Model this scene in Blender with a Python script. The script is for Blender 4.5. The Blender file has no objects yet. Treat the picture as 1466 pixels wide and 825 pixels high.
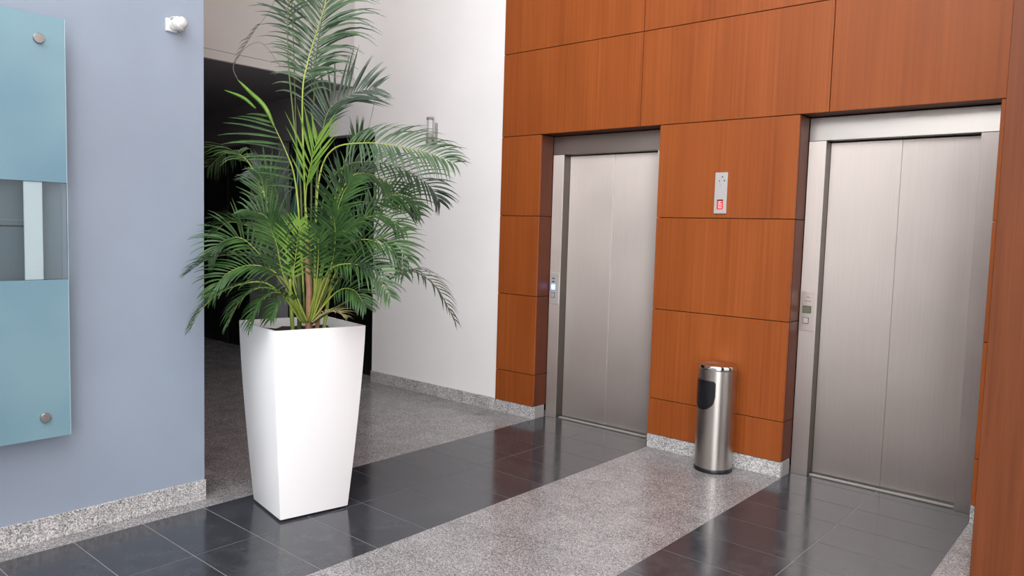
import bpy, bmesh, math, random
from mathutils import Vector, Matrix
random.seed(7)
scene = bpy.context.scene
C = scene.collection

# ------------------------------------------------------------------ camera
cam_d = bpy.data.cameras.new('camera')
cam = bpy.data.objects.new('camera', cam_d); C.objects.link(cam)
R_ = Vector((0.75648619, 0.65337349, 0.02883984))
U_ = Vector((-0.07134975, 0.03861547, 0.9967036))
F_ = Vector((-0.65010604, 0.75605022, -0.07583011))
CAM = Vector((3.57557, -4.44042, 1.43668))
cam.matrix_world = Matrix(((R_.x, U_.x, -F_.x, CAM.x), (R_.y, U_.y, -F_.y, CAM.y), (R_.z, U_.z, -F_.z, CAM.z), (0, 0, 0, 1)))
cam_d.sensor_width = 36.0
cam_d.lens = 1084.7 * 36.0 / 1466.0
cam_d.clip_start = 0.02
scene.camera = cam

# ------------------------------------------------------------------ world: bright overcast sky
world = bpy.data.worlds.new('world'); scene.world = world
world.use_nodes = True
bg = world.node_tree.nodes['Background']
bg.inputs['Color'].default_value = (0.965, 0.98, 1.0, 1)
bg.inputs['Strength'].default_value = 5.4

XMAX, YMIN, ZTOP = 8.2, -6.8, 7.4
def portal(name, loc, rot, sx, sy):
    l = bpy.data.lights.new(name, 'AREA'); l.shape = 'RECTANGLE'; l.size = sx; l.size_y = sy
    l.cycles.is_portal = True
    o = bpy.data.objects.new(name, l); C.objects.link(o); o.location = loc; o.rotation_euler = rot
XLOB = -0.40
ADDED_ROOFLIGHTS = [(0.6, 7.4, -6.2, -3.6)]     # x0, x1, y0, y1; unseen roof opening added for more top light
portal('daylight_portal_front', ((XMAX + XLOB) / 2, YMIN - 0.12, 5.5), (math.radians(90), 0, 0), XMAX - XLOB, 3.6)
OPEN0, OPEN1, OPENZ = 3.9, 7.8, 3.2  # unseen opening added behind the camera to brighten the planter
portal('daylight_portal_entrance', ((OPEN0 + OPEN1) / 2, YMIN - 0.12, OPENZ / 2), (math.radians(90), 0, 0), OPEN1 - OPEN0, OPENZ)
for q in ADDED_ROOFLIGHTS:
    portal('daylight_portal_roof', ((q[0] + q[1]) / 2, (q[2] + q[3]) / 2, ZTOP + 0.12), (0, 0, 0), q[1] - q[0], q[3] - q[2])

scene.view_settings.view_transform = 'Standard'
scene.view_settings.look = 'None'
scene.view_settings.gamma = 1.0
scene.view_settings.use_curve_mapping = False
scene.view_settings.exposure = 0.45

# ------------------------------------------------------------------ helpers
def lin(c):
    return tuple(((v / 255) / 12.92 if v / 255 <= 0.04045 else ((v / 255 + 0.055) / 1.055) ** 2.4) for v in c) + (1.0,)

def new_mat(name, rgb, rough=0.5, metal=0.0, **kw):
    m = bpy.data.materials.new(name); m.use_nodes = True
    b = m.node_tree.nodes['Principled BSDF']
    b.inputs['Base Color'].default_value = lin(rgb)
    b.inputs['Roughness'].default_value = rough
    b.inputs['Metallic'].default_value = metal
    for k, v in kw.items(): b.inputs[k.replace('_', ' ')].default_value = v
    return m

def nodes(m):
    return m.node_tree.nodes, m.node_tree.links, m.node_tree.nodes['Principled BSDF']

def coords(m, scale=(1, 1, 1), obj_rand=True):
    """object-space coordinates in metres, shifted per object so that alike pieces differ"""
    N, L, b = nodes(m)
    g = N.new('ShaderNodeNewGeometry')
    mp = N.new('ShaderNodeMapping'); mp.inputs['Scale'].default_value = scale
    L.new(g.outputs['Position'], mp.inputs['Vector'])
    if obj_rand:
        oi = N.new('ShaderNodeObjectInfo')
        mu = N.new('ShaderNodeMath'); mu.operation = 'MULTIPLY'; mu.inputs[1].default_value = 37.0
        L.new(oi.outputs['Random'], mu.inputs[0])
        cx = N.new('ShaderNodeCombineXYZ')
        for i in range(3): L.new(mu.outputs[0], cx.inputs[i])
        L.new(cx.outputs[0], mp.inputs['Location'])
    return mp.outputs['Vector']

def noise(m, vec, scale, detail=4, rough=0.5):
    N, L, b = nodes(m)
    n = N.new('ShaderNodeTexNoise'); n.inputs['Scale'].default_value = scale
    n.inputs['Detail'].default_value = detail; n.inputs['Roughness'].default_value = rough
    L.new(vec, n.inputs['Vector'])
    return n.outputs['Fac']

def ramp(m, fac, stops):
    N, L, b = nodes(m)
    r = N.new('ShaderNodeValToRGB')
    el = r.color_ramp.elements
    el[0].position, el[0].color = stops[0][0], lin(stops[0][1])
    el[1].position, el[1].color = stops[-1][0], lin(stops[-1][1])
    for p, c in stops[1:-1]:
        e = el.new(p); e.color = lin(c)
    L.new(fac, r.inputs['Fac'])
    return r.outputs['Color']

def mapr(m, fac, a, b_, c, d):
    N, L, b = nodes(m)
    r = N.new('ShaderNodeMapRange'); r.inputs[1].default_value = a; r.inputs[2].default_value = b_
    r.inputs[3].default_value = c; r.inputs[4].default_value = d
    L.new(fac, r.inputs[0]); return r.outputs[0]

def bump(m, fac, strength, dist=0.002):
    N, L, b = nodes(m)
    bp = N.new('ShaderNodeBump'); bp.inputs['Strength'].default_value = strength; bp.inputs['Distance'].default_value = dist
    L.new(fac, bp.inputs['Height']); L.new(bp.outputs['Normal'], b.inputs['Normal'])

def link_col(m, col):
    N, L, b = nodes(m); L.new(col, b.inputs['Base Color'])

# ------------------------------------------------------------------ materials
def wood_mat(name, lo, mid, hi, zs=0.6):
    m = new_mat(name, mid, 0.42, Specular_IOR_Level=0.22)
    v = coords(m, (60, 60, zs)); f1 = noise(m, v, 1.0, 6, 0.62)
    v2 = coords(m, (5, 5, 0.7)); f2 = noise(m, v2, 1.0, 3)
    N, L, b = nodes(m)
    mx = N.new('ShaderNodeMath'); mx.operation = 'MULTIPLY_ADD'; mx.inputs[1].default_value = 0.45
    L.new(f2, mx.inputs[0])
    ml = N.new('ShaderNodeMath'); ml.operation = 'MULTIPLY'; ml.inputs[1].default_value = 0.55
    L.new(f1, ml.inputs[0]); L.new(ml.outputs[0], mx.inputs[2])
    link_col(m, ramp(m, mx.outputs[0], [(0.33, lo), (0.5, mid), (0.68, hi)]))
    L.new(mapr(m, f1, 0.3, 0.7, 0.38, 0.48), b.inputs['Roughness'])
    bump(m, f1, 0.06, 0.001)
    return m
M = {}
M['wood'] = wood_mat('reddish_wood_veneer', (128, 64, 25), (143, 73, 30), (155, 83, 37))
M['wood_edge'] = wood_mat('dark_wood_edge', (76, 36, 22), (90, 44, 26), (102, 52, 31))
M['joint'] = new_mat('dark_joint', (38, 22, 16), 0.8)

def granite_mat(name, cols, rough, scale=170):
    m = new_mat(name, cols[1][1], rough)
    v = coords(m, (1, 1, 1))
    N, L, b = nodes(m)
    vo = N.new('ShaderNodeTexVoronoi'); vo.inputs['Scale'].default_value = scale; L.new(v, vo.inputs['Vector'])
    sep = N.new('ShaderNodeSeparateColor'); L.new(vo.outputs['Color'], sep.inputs[0])
    big = noise(m, v, 6.0, 3)
    ad = N.new('ShaderNodeMath'); ad.operation = 'MULTIPLY_ADD'; ad.inputs[1].default_value = 0.35
    L.new(big, ad.inputs[0])
    ms = N.new('ShaderNodeMath'); ms.operation = 'MULTIPLY'; ms.inputs[1].default_value = 0.75
    L.new(sep.outputs[0], ms.inputs[0]); L.new(ms.outputs[0], ad.inputs[2])
    link_col(m, ramp(m, ad.outputs[0], cols))
    f = noise(m, v, 14, 3)
    L.new(mapr(m, f, 0.3, 0.7, rough * 0.8, rough * 1.3), b.inputs['Roughness'])
    return m
M['granite'] = granite_mat('grey_granite', [(0.15, (70, 68, 71)), (0.40, (120, 117, 118)), (0.68, (144, 141, 141)), (0.9, (182, 179, 178))], 0.2, 250)
M['granite_base'] = granite_mat('granite_skirting', [(0.15, (92, 90, 92)), (0.4, (160, 157, 156)), (0.68, (186, 182, 181)), (0.9, (224, 221, 219))], 0.35, 190)
def dark_tile():
    m = new_mat('dark_polished_stone', (52, 53, 58), 0.14)
    v = coords(m, (1, 1, 1)); f = noise(m, v, 9, 5, 0.6); g = noise(m, v, 260, 2, 0.6)
    N, L, b = nodes(m)
    mx = N.new('ShaderNodeMath'); mx.operation = 'MULTIPLY_ADD'; mx.inputs[1].default_value = 0.5
    L.new(f, mx.inputs[0])
    ml = N.new('ShaderNodeMath'); ml.operation = 'MULTIPLY'; ml.inputs[1].default_value = 0.5
    L.new(g, ml.inputs[0]); L.new(ml.outputs[0], mx.inputs[2])
    link_col(m, ramp(m, mx.outputs[0], [(0.35, (48, 50, 55)), (0.5, (58, 60, 65)), (0.66, (70, 72, 76))]))
    L.new(mapr(m, f, 0.3, 0.7, 0.11, 0.19), b.inputs['Roughness'])
    return m
M['dark_tile'] = dark_tile()
M['grout'] = new_mat('pale_grout', (142, 139, 137), 0.8)

def plaster(name, rgb, var=6, rough=0.75):
    m = new_mat(name, rgb, rough)
    v = coords(m, (1, 1, 1), False); f = noise(m, v, 1.6, 4); g = noise(m, v, 220, 2)
    link_col(m, ramp(m, f, [(0.3, tuple(max(0, c - var) for c in rgb)), (0.7, tuple(min(255, c + var) for c in rgb))]))
    bump(m, g, 0.08, 0.001)
    return m
M['white_wall'] = plaster('white_plaster', (242, 239, 238), 3)
M['grey_wall'] = plaster('blue_grey_paint', (143, 154, 169), 4, 0.5)
M['beige_wall'] = plaster('beige_grey_plaster', (190, 187, 182), 4)
M['charcoal'] = plaster('charcoal_paint', (128, 126, 130), 4, 0.7)  # the corridor's shade is put into this colour; its wall is white
M['lobby_grey'] = plaster('pale_grey_paint', (236, 234, 232), 4)
M['ceiling'] = plaster('ceiling_white', (222, 222, 222), 3)
M['black_glass'] = new_mat('dark_door_glass', (9, 10, 12), 0.3)
M['facade_dark'] = new_mat('dark_facade_metal', (62, 64, 68), 0.5)

def steel(name, rgb, rough, stretch=(3, 3, 260), aniso=0.0):
    m = new_mat(name, rgb, rough, 1.0, Anisotropic=aniso)
    if aniso:
        tn = m.node_tree.nodes.new('ShaderNodeTangent'); tn.direction_type = 'RADIAL'; tn.axis = 'Z'
        m.node_tree.links.new(tn.outputs[0], m.node_tree.nodes['Principled BSDF'].inputs['Tangent'])
    v = coords(m, stretch); f = noise(m, v, 1.0, 4, 0.6)
    w = noise(m, coords(m, (1.3, 1.3, 1.3)), 2.2, 3)
    N, L, b = nodes(m)
    ad = N.new('ShaderNodeMath'); ad.operation = 'ADD'
    L.new(mapr(m, f, 0.3, 0.7, -0.02, 0.02), ad.inputs[0]); L.new(mapr(m, w, 0.3, 0.7, rough - 0.03, rough + 0.04), ad.inputs[1])
    L.new(ad.outputs[0], b.inputs['Roughness'])
    link_col(m, ramp(m, f, [(0.3, tuple(int(c * 0.985) for c in rgb)), (0.7, tuple(min(255, int(c * 1.015)) for c in rgb))]))
    return m
M['steel'] = steel('brushed_steel', (230, 220, 213), 0.5, (260, 260, 3), 0.9)
M['steel_h'] = steel('brushed_steel_header', (190, 185, 180), 0.34, (3, 3, 260))
M['steel_bin'] = new_mat('satin_steel', (188, 182, 176), 0.3, 1.0)
M['steel_plate'] = new_mat('satin_call_plate', (226, 216, 208), 0.42, 1.0)
M['steel_dark'] = new_mat('dark_steel_return', (112, 106, 101), 0.4, 1.0)
M['chrome'] = new_mat('polished_chrome', (215, 213, 210), 0.1, 1.0)
M['standoff'] = steel('turned_steel', (170, 166, 162), 0.3, (60, 60, 60))
M['black_plastic'] = new_mat('black_plastic', (22, 22, 24), 0.35)
M['gap'] = new_mat('black_gap', (12, 12, 13), 0.8)
M['white_planter'] = new_mat('white_lacquered_planter', (241, 240, 240), 0.3, Coat_Weight=0.2, Coat_Roughness=0.15)
M['soil'] = plaster('dark_potting_soil', (38, 30, 26), 8, 0.95)
M['white_plastic'] = new_mat('white_plastic', (212, 212, 210), 0.4)
M['pale_metal'] = new_mat('pale_grey_metal', (142, 138, 132), 0.4)
M['lamp_glass'] = new_mat('frosted_lamp_tube', (232, 231, 228), 0.2, Transmission_Weight=0.45)
def frosted():
    m = new_mat('frosted_teal_glass', (142, 186, 196), 0.28, Transmission_Weight=0.35, Coat_Weight=0.6, Coat_Roughness=0.05)
    m.node_tree.nodes['Principled BSDF'].inputs['IOR'].default_value = 1.2
    v = coords(m, (1, 1, 1), False); f = noise(m, v, 2.0, 2)
    link_col(m, ramp(m, f, [(0.3, (122, 162, 180)), (0.7, (144, 180, 192))]))
    return m
M['frosted'] = frosted()
def clear_glass():
    m = bpy.data.materials.new('clear_green_glass'); m.use_nodes = True
    N = m.node_tree.nodes; L = m.node_tree.links
    for n in list(N): N.remove(n)
    out = N.new('ShaderNodeOutputMaterial'); mix = N.new('ShaderNodeMixShader')
    tr = N.new('ShaderNodeBsdfTransparent'); tr.inputs['Color'].default_value = (0.91, 0.96, 0.97, 1)
    gl = N.new('ShaderNodeBsdfGlossy'); gl.inputs['Roughness'].default_value = 0.03
    fr = N.new('ShaderNodeFresnel'); fr.inputs['IOR'].default_value = 1.45
    L.new(fr.outputs[0], mix.inputs[0]); L.new(tr.outputs[0], mix.inputs[1]); L.new(gl.outputs[0], mix.inputs[2]); L.new(mix.outputs[0], out.inputs[0])
    return m
M['clear'] = clear_glass()
M['glass_edge'] = new_mat('pale_glass_edge', (196, 222, 226), 0.15)
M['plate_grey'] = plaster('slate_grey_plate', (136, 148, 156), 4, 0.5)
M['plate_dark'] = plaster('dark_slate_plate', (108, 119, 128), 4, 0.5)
M['print_dark'] = new_mat('dark_print', (60, 60, 64), 0.5)
M['plate_silver'] = new_mat('silver_indicator_plate', (190, 186, 183), 0.35, 0.3)
M['lcd'] = new_mat('lcd_display', (104, 102, 82), 0.3)
def emit(name, rgb, strength):
    m = new_mat(name, rgb, 0.4)
    b = m.node_tree.nodes['Principled BSDF']
    b.inputs['Emission Color'].default_value = lin(rgb); b.inputs['Emission Strength'].default_value = strength
    return m
M['blue_led'] = emit('lit_blue_button', (96, 150, 255), 3.0)
M['blue_core'] = emit('lit_white_button_core', (214, 230, 255), 4.0)
M['red_led'] = emit('lit_red_display', (190, 44, 46), 0.35)
M['pink_led'] = emit('lit_pink_digit', (240, 150, 150), 0.6)

def leaf_mat(name, lo, hi, trans=0.25):
    m = new_mat(name, hi, 0.42)
    N, L, b = nodes(m)
    v = coords(m, (1, 1, 1)); f = noise(m, v, 9, 3)
    col = ramp(m, f, [(0.3, lo), (0.7, hi)])
    link_col(m, col)
    tl = N.new('ShaderNodeBsdfTranslucent'); L.new(col, tl.inputs['Color'])
    mx = N.new('ShaderNodeMixShader'); mx.inputs[0].default_value = trans
    out = [n for n in N if n.type == 'OUTPUT_MATERIAL'][0]
    L.new(b.outputs[0], mx.inputs[1]); L.new(tl.outputs[0], mx.inputs[2]); L.new(mx.outputs[0], out.inputs[0])
    return m
M['leaf_dark'] = leaf_mat('dark_palm_leaf', (26, 42, 30), (54, 78, 50), 0.12)
M['leaf_mid'] = leaf_mat('green_palm_leaf', (34, 62, 30), (74, 110, 54))
M['leaf_pale'] = leaf_mat('pale_palm_leaf', (56, 80, 54), (92, 116, 82), 0.28)
M['leaf_bright'] = leaf_mat('bright_palm_leaf', (92, 138, 44), (140, 178, 78), 0.35)
M['leaf_dry'] = leaf_mat('dry_palm_leaf', (176, 166, 112), (206, 196, 150), 0.3)
M['rachis'] = leaf_mat('yellow_green_stalk', (126, 148, 56), (164, 176, 84), 0.05)
M['rachis_dark'] = leaf_mat('olive_stalk', (64, 82, 40), (92, 108, 56), 0.05)
M['trunk'] = leaf_mat('tan_palm_stem', (134, 96, 72), (176, 134, 102), 0.0)
M['stake'] = new_mat('teal_plant_stake', (30, 84, 80), 0.4)
M['thread'] = new_mat('dry_leaf_thread', (96, 92, 84), 0.7)

# ------------------------------------------------------------------ mesh helpers
def link(o, parent=None):
    C.objects.link(o)
    if parent is not None: o.parent = parent
    return o
def mesh_obj(name, bm, mat, parent=None, smooth=False):
    me = bpy.data.meshes.new(name); bm.to_mesh(me); bm.free()
    if smooth:
        for p in me.polygons: p.use_smooth = True
    for m in (mat if isinstance(mat, (list, tuple)) else [mat]): me.materials.append(m)
    return link(bpy.data.objects.new(name, me), parent)
def box_bm(x0, x1, y0, y1, z0, z1, bev=0.0, bm=None, seg=1):
    own = bm is None
    b = bmesh.new()
    v = [b.verts.new((x, y, z)) for x in (x0, x1) for y in (y0, y1) for z in (z0, z1)]
    for f in ((0, 1, 3, 2), (4, 6, 7, 5), (0, 4, 5, 1), (2, 3, 7, 6), (0, 2, 6, 4), (1, 5, 7, 3)):
        b.faces.new([v[i] for i in f])
    bmesh.ops.recalc_face_normals(b, faces=b.faces)
    if bev: bmesh.ops.bevel(b, geom=b.edges[:], offset=bev, segments=seg, affect='EDGES', profile=0.5)
    if own: return b
    me = bpy.data.meshes.new('tmp'); b.to_mesh(me); b.free(); bm.from_mesh(me); bpy.data.meshes.remove(me)
    return bm
def box(name, x0, x1, y0, y1, z0, z1, mat, parent=None, bev=0.0):
    return mesh_obj(name, box_bm(x0, x1, y0, y1, z0, z1, bev), mat, parent)
def lathe_bm(prof, n=32, axis='z', close=True):
    b = bmesh.new(); rings = []
    for r, z in prof:
        rings.append([b.verts.new((r * math.cos(2 * math.pi * i / n), r * math.sin(2 * math.pi * i / n), z)) for i in range(n)] if r > 1e-6 else [b.verts.new((0, 0, z))])
    for a, c in zip(rings, rings[1:]):
        for i in range(n):
            j = (i + 1) % n
            if len(a) == 1 and len(c) == 1: continue
            if len(a) == 1: b.faces.new((a[0], c[i], c[j]))
            elif len(c) == 1: b.faces.new((a[i], a[j], c[0]))
            else: b.faces.new((a[i], a[j], c[j], c[i]))
    bmesh.ops.recalc_face_normals(b, faces=b.faces)
    if axis == 'x': bmesh.ops.rotate(b, verts=b.verts, matrix=Matrix.Rotation(math.radians(90), 3, 'Y'))
    if axis == 'y': bmesh.ops.rotate(b, verts=b.verts, matrix=Matrix.Rotation(math.radians(90), 3, 'X'))
    return b
def shade_auto(o, ang=35):
    me = o.data
    for p in me.polygons: p.use_smooth = True
    try: me.set_sharp_from_angle(angle=math.radians(ang))
    except Exception: pass
    return o
def tube_bm(pts, radii, n=6, bm=None):
    b = bm or bmesh.new(); rings = []
    P = [Vector(p) for p in pts]
    ref = Vector((0.31, 0.87, 0.38))
    for i, p in enumerate(P):
        t = (P[min(i + 1, len(P) - 1)] - P[max(i - 1, 0)]).normalized()
        u = t.cross(ref)
        if u.length < 0.1: u = t.cross(Vector((1, 0, 0)))
        u.normalize(); w = t.cross(u)
        r = radii[i] if isinstance(radii, (list, tuple)) else radii
        rings.append([b.verts.new(p + (u * math.cos(2 * math.pi * k / n) + w * math.sin(2 * math.pi * k / n)) * r) for k in range(n)])
    for a, c in zip(rings, rings[1:]):
        for k in range(n): b.faces.new((a[k], a[(k + 1) % n], c[(k + 1) % n], c[k]))
    b.faces.new(rings[0][::-1]); b.faces.new(rings[-1])
    return b
def catmull(P, n):
    P = [Vector(p) for p in P]; Q = [P[0] * 2 - P[1]] + P + [P[-1] * 2 - P[-2]]
    out = []; S = len(P) - 1
    for i in range(n):
        t = i / (n - 1) * S; k = min(int(t), S - 1); f = t - k
        a, b, c, d = Q[k:k + 4]
        out.append(0.5 * ((2 * b) + (c - a) * f + (2 * a - 5 * b + 4 * c - d) * f * f + (3 * b - a - 3 * c + d) * f ** 3))
    return out
def empty(name, loc, rz=0):
    o = bpy.data.objects.new(name, None); o.location = loc; o.rotation_euler = (0, 0, rz); o.empty_display_size = 0.1
    return link(o)
def tag(o, label, cat, group=None):
    o['label'] = label; o['category'] = cat
    if group: o['group'] = group
    return o
def struct(o, label=None):
    o['kind'] = 'structure'
    if label: o['label'] = label
    return o

# ------------------------------------------------------------------ key dimensions (metres)
XL, XB, XC, XD = -0.39, 1.0, 1.919, 2.905       # wood edge, lift 1 right, lift 2 left, lift 2 right
ZA, ZB, Z1, Z2, Z3, Z0 = 2.779, 2.154, 1.549, 0.942, 0.340, 0.095
XG, YG = -0.113, -2.551                          # grey wall face and end
XW, XBEAM = -1.945, -2.27
DF, DD = 0.156, 0.238                            # frame face, door leaf face
XEND = 5.2

# ------------------------------------------------------------------ floor
floor = struct(box('floor', -8.0, XMAX + 0.1, YMIN - 0.1, 0.6, -0.10, -0.0012, M['grout']), 'polished stone floor of dark and speckled grey tiles')
tile_mesh = {}
def tile(x0, x1, y0, y1, mat, key):
    g = 0.0018
    w, h = round(x1 - x0, 3), round(y1 - y0, 3)
    k = (key, w, h)
    if k not in tile_mesh:
        b = box_bm(-w / 2 + g, w / 2 - g, -h / 2 + g, h / 2 - g, -0.012, 0.0, 0.0004)
        me = bpy.data.meshes.new(key); b.to_mesh(me); b.free(); me.materials.append(mat); tile_mesh[k] = me
    o = bpy.data.objects.new(key, tile_mesh[k]); o.location = ((x0 + x1) / 2, (y0 + y1) / 2, 0)
    link(o, floor)
YJ = [0.088 - 0.3 * k for k in range(0, 14)]      # 0.088 ... -3.812
def column(x0, x1, mat, key, y_top, y_bot=-3.812):
    ys = [y_top] + [y for y in YJ if y < y_top - 0.02 and y >= y_bot - 1e-6]
    for a, b in zip(ys, ys[1:]): tile(x0, x1, b, a, mat, key)
for x0, x1 in ((0.0, 0.5), (0.5, 1.0)): column(x0, x1, M['dark_tile'], 'dark_tile', 0.30)
for x0, x1 in ((1.919, 2.412), (2.412, 2.905)): column(x0, x1, M['dark_tile'], 'dark_tile', 0.30, -2.612)
for x0, x1 in ((1.0, 1.4595), (1.4595, 1.919)): column(x0, x1, M['granite'], 'granite_tile', 0.012, -3.212)
for i in range(2): column(2.905 + 0.46 * i, 3.365 + 0.46 * i, M['granite'], 'granite_tile', 0.012, -1.412)
column(-0.46, 0.0, M['granite'], 'granite_tile', 0.012)

for i in range(1, 7): column(-0.46 * (i + 1), -0.46 * i, M['granite'], 'granite_tile', 0.012 if i < 4 else 0.30, -2.512)
# floor beyond the tiles that the photograph shows
def ext(x0, x1, y0, y1, mat, name='floor_extension'):
    o = struct(box(name, x0, x1, y0, y1, -0.0025, -0.0002, mat), 'stone floor continuing beyond the view'); return o
ext(-8.0, -3.22, -2.55, 0.30, M['granite'])
YK = -4.35
ext(0.0, 1.0, YK, -3.812, M['dark_tile']); ext(1.919, 2.905, YK, -2.612, M['dark_tile'])
ext(1.0, 1.919, YK, -3.212, M['granite']); ext(2.905, 3.825, YK, -1.412, M['granite']); ext(3.825, XMAX, YK, 0.0, M['granite'])
ext(XLOB, XMAX, -5.3, YK, M['dark_tile']); ext(XLOB, XMAX, YMIN, -5.3, M['granite']); ext(XBEAM, -0.46, -2.60, -2.512, M['granite'])

# ------------------------------------------------------------------ elevator wall, wood cladding
wall = struct(mesh_obj('wall_back', bmesh.new(), M['joint']), 'reddish brown wood panelled wall around two elevators')
core = bmesh.new()
for x0, x1, z0, z1 in ((XL + .006, 0.0 - .019, Z0, ZB + .03), (XB + .019, XC - .019, Z0, ZB + .03), (XD + .019, XEND, Z0, ZB + .03), (XL + .006, XEND, ZB + .03, ZTOP)):
    box_bm(x0, x1, 0.012, 0.14 if z0 < 1 else 0.14, z0, z1, 0, core)
core.to_mesh(wall.data); core.free()
def panel(x0, x1, z0, z1, y=0.0, t=0.018, mat=None, name='wood_panel', g=0.0022):
    return mesh_obj(name, box_bm(x0 + g, x1 - g, y, y + t, z0 + g, z1 - g, 0.0015), mat or M['wood'], wall)
rows = [(Z0, Z3), (Z3, Z2), (Z2, Z1), (Z1, ZB)]
for x0, x1 in ((XL, 0.0), (XB, XC), (XD, 3.311), (3.311, XEND)):
    for z0, z1 in rows: panel(x0, x1, z0, z1)
cx = [XL, 0.847, 2.079, 3.311, XEND]
zr = [ZB, ZA, 3.404, 4.029, 4.654, 5.28, 5.9, 6.53, ZTOP]
for x0, x1 in zip(cx, cx[1:]):
    for z0, z1 in zip(zr, zr[1:]): panel(x0, x1, z0, z1)
# reveals of the two door recesses
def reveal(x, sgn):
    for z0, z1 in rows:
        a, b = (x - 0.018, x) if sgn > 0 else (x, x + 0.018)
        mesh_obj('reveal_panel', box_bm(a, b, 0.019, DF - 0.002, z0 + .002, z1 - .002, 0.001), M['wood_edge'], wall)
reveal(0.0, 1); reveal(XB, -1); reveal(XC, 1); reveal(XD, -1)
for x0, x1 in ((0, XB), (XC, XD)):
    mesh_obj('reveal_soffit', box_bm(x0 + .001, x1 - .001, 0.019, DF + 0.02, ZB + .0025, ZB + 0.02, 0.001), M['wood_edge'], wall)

# skirting stones
def skirting(name, p0, p1, nrm, h, t, label, step=0.3, start=0.0):
    """a row of granite stones from p0 to p1 (x,y), face pushed out along nrm"""
    root = struct(mesh_obj(name, bmesh.new(), M['grout']), label)
    p0, p1, n = Vector(p0), Vector(p1), Vector(nrm); d = (p1 - p0); Ln = d.length; d.normalize()
    s = 0.0; cuts = [0.0]
    s = start if start > 0.02 else step
    while s < Ln - 0.03: cuts.append(s); s += step
    cuts.append(Ln)
    a, b = p0, p1 + n * (t * 0.8)
    me = bmesh.new(); box_bm(min(a.x, b.x), max(a.x, b.x), min(a.y, b.y), max(a.y, b.y), 0.0, h - 0.003, 0, me); me.to_mesh(root.data); me.free()
    for c0, c1 in zip(cuts, cuts[1:]):
        a = p0 + d * (c0 + 0.0008); b = p0 + d * (c1 - 0.0008) + n * t
        mesh_obj('skirting_stone', box_bm(min(a.x, b.x), max(a.x, b.x), min(a.y, b.y), max(a.y, b.y), 0.0, h, 0.0015), M['granite_base'], root)
    return root
LBL = 'speckled granite skirting '
skirting('baseboard_back', (XB, 0.14), (XC, 0.14), (0, -1), Z0 - .001, 0.138, LBL + 'below the wood panels between the elevators', 0.46)
skirting('baseboard_back.001', (XL, 0.14), (0.0, 0.14), (0, -1), Z0 - .001, 0.138, LBL + 'below the narrow wood panels beside the white wall', 0.46)
skirting('baseboard_back.002', (XD, 0.14), (XEND, 0.14), (0, -1), Z0 - .001, 0.138, LBL + 'at the right of the second elevator', 0.46)
skirting('baseboard_back.003', (XW, 0.012), (XL, 0.012), (0, -1), Z0 + .005, 0.016, LBL + 'at the foot of the white wall', 0.30)
skirting('baseboard_left', (XG, -5.2), (XG, YG + 0.004), (1, 0), 0.106, 0.012, LBL + 'at the foot of the blue grey wall', 0.295, 0.21)

# ------------------------------------------------------------------ white wall with the dark doorways, corridor, beam
wb = bmesh.new()
box_bm(XW, XL + 0.004, 0.010, 0.14, 0.0, 2.29, 0, wb)
box_bm(-2.64, XL + 0.004, 0.010, 0.14, 2.29, 2.72, 0, wb)
box_bm(XBEAM - 0.1, XL + 0.004, 0.010, 0.14, 2.72, ZTOP, 0, wb)
struct(mesh_obj('wall_back_white', wb, M['white_wall']), 'white plaster wall behind the palm')
wb = bmesh.new()
box_bm(-4.08, -3.53, 0.010, 0.14, 0.0, 2.30, 0, wb)
box_bm(-8.0, -2.64, 0.010, 0.14, 2.29, 2.72, 0, wb)
struct(mesh_obj('wall_corridor', wb, M['charcoal']), 'charcoal wall of the dark corridor behind the palm')
def doorway(n, x0, x1, label):
    r = struct(box('door_%d' % n, x0, x1, 0.16, 0.20, 0.0, 2.32, M['black_glass']), label)
    nl = max(1, int(round((x1 - x0) / 0.8)))
    for i in range(nl + 1):
        x = x0 + (x1 - x0) * i / nl
        box('door_stile', x - 0.03, x + 0.03, 0.145, 0.159, 0.0, 2.31, M['facade_dark'] if False else M['black_plastic'], r)
    return r
doorway(1, -3.53, XW, 'dark glazed double door beside the white wall')
doorway(2, -7.9, -4.08, 'dark glazed doors deep in the corridor')
box_o = box('ceiling_corridor', -8.0, XBEAM, -2.6, 0.01, 2.72, 2.80, M['charcoal']); struct(box_o, 'charcoal soffit of the corridor')
struct(box('wall_corridor_end', -8.1, -8.0, -2.6, 0.3, 0.0, 2.8, M['charcoal']), 'charcoal end wall of the corridor')
struct(box('wall_beam', XBEAM - 0.12, XBEAM, YG - 0.1, 0.01, 2.802, ZTOP, M['beige_wall']), 'beige grey wall above the corridor opening')
tr = struct(box('trim_1', XBEAM - 0.03, XBEAM + 0.014, YG - 0.1, 0.008, 2.725, 2.795, M['beige_wall'], None, 0.002), 'beige trim along the lower edge of the beam')

# ------------------------------------------------------------------ grey wall on the left
gw = bmesh.new()
box_bm(-0.40, XG, -5.2, YG, 0.0, ZTOP, 0, gw)
struct(mesh_obj('wall_left', gw, M['grey_wall']), 'blue grey painted wall with a glass sign')
gw = bmesh.new(); box_bm(-8.0, XBEAM, -2.75, -2.60, 0.0, ZTOP, 0, gw)
struct(mesh_obj('wall_corridor_side', gw, M['charcoal']), 'charcoal side wall of the corridor')
gw = bmesh.new(); box_bm(XBEAM, -0.402, -2.75, -2.60, 0.0, ZTOP, 0, gw)
struct(mesh_obj('wall_left_return', gw, M['white_wall']), 'white wall behind the grey wall')
gw = bmesh.new(); box_bm(-0.40, XG, YMIN, -5.2, 0.0, ZTOP, 0, gw)
struct(mesh_obj('wall_left_far', gw, M['white_wall']), 'white wall beyond the grey one')

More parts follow.
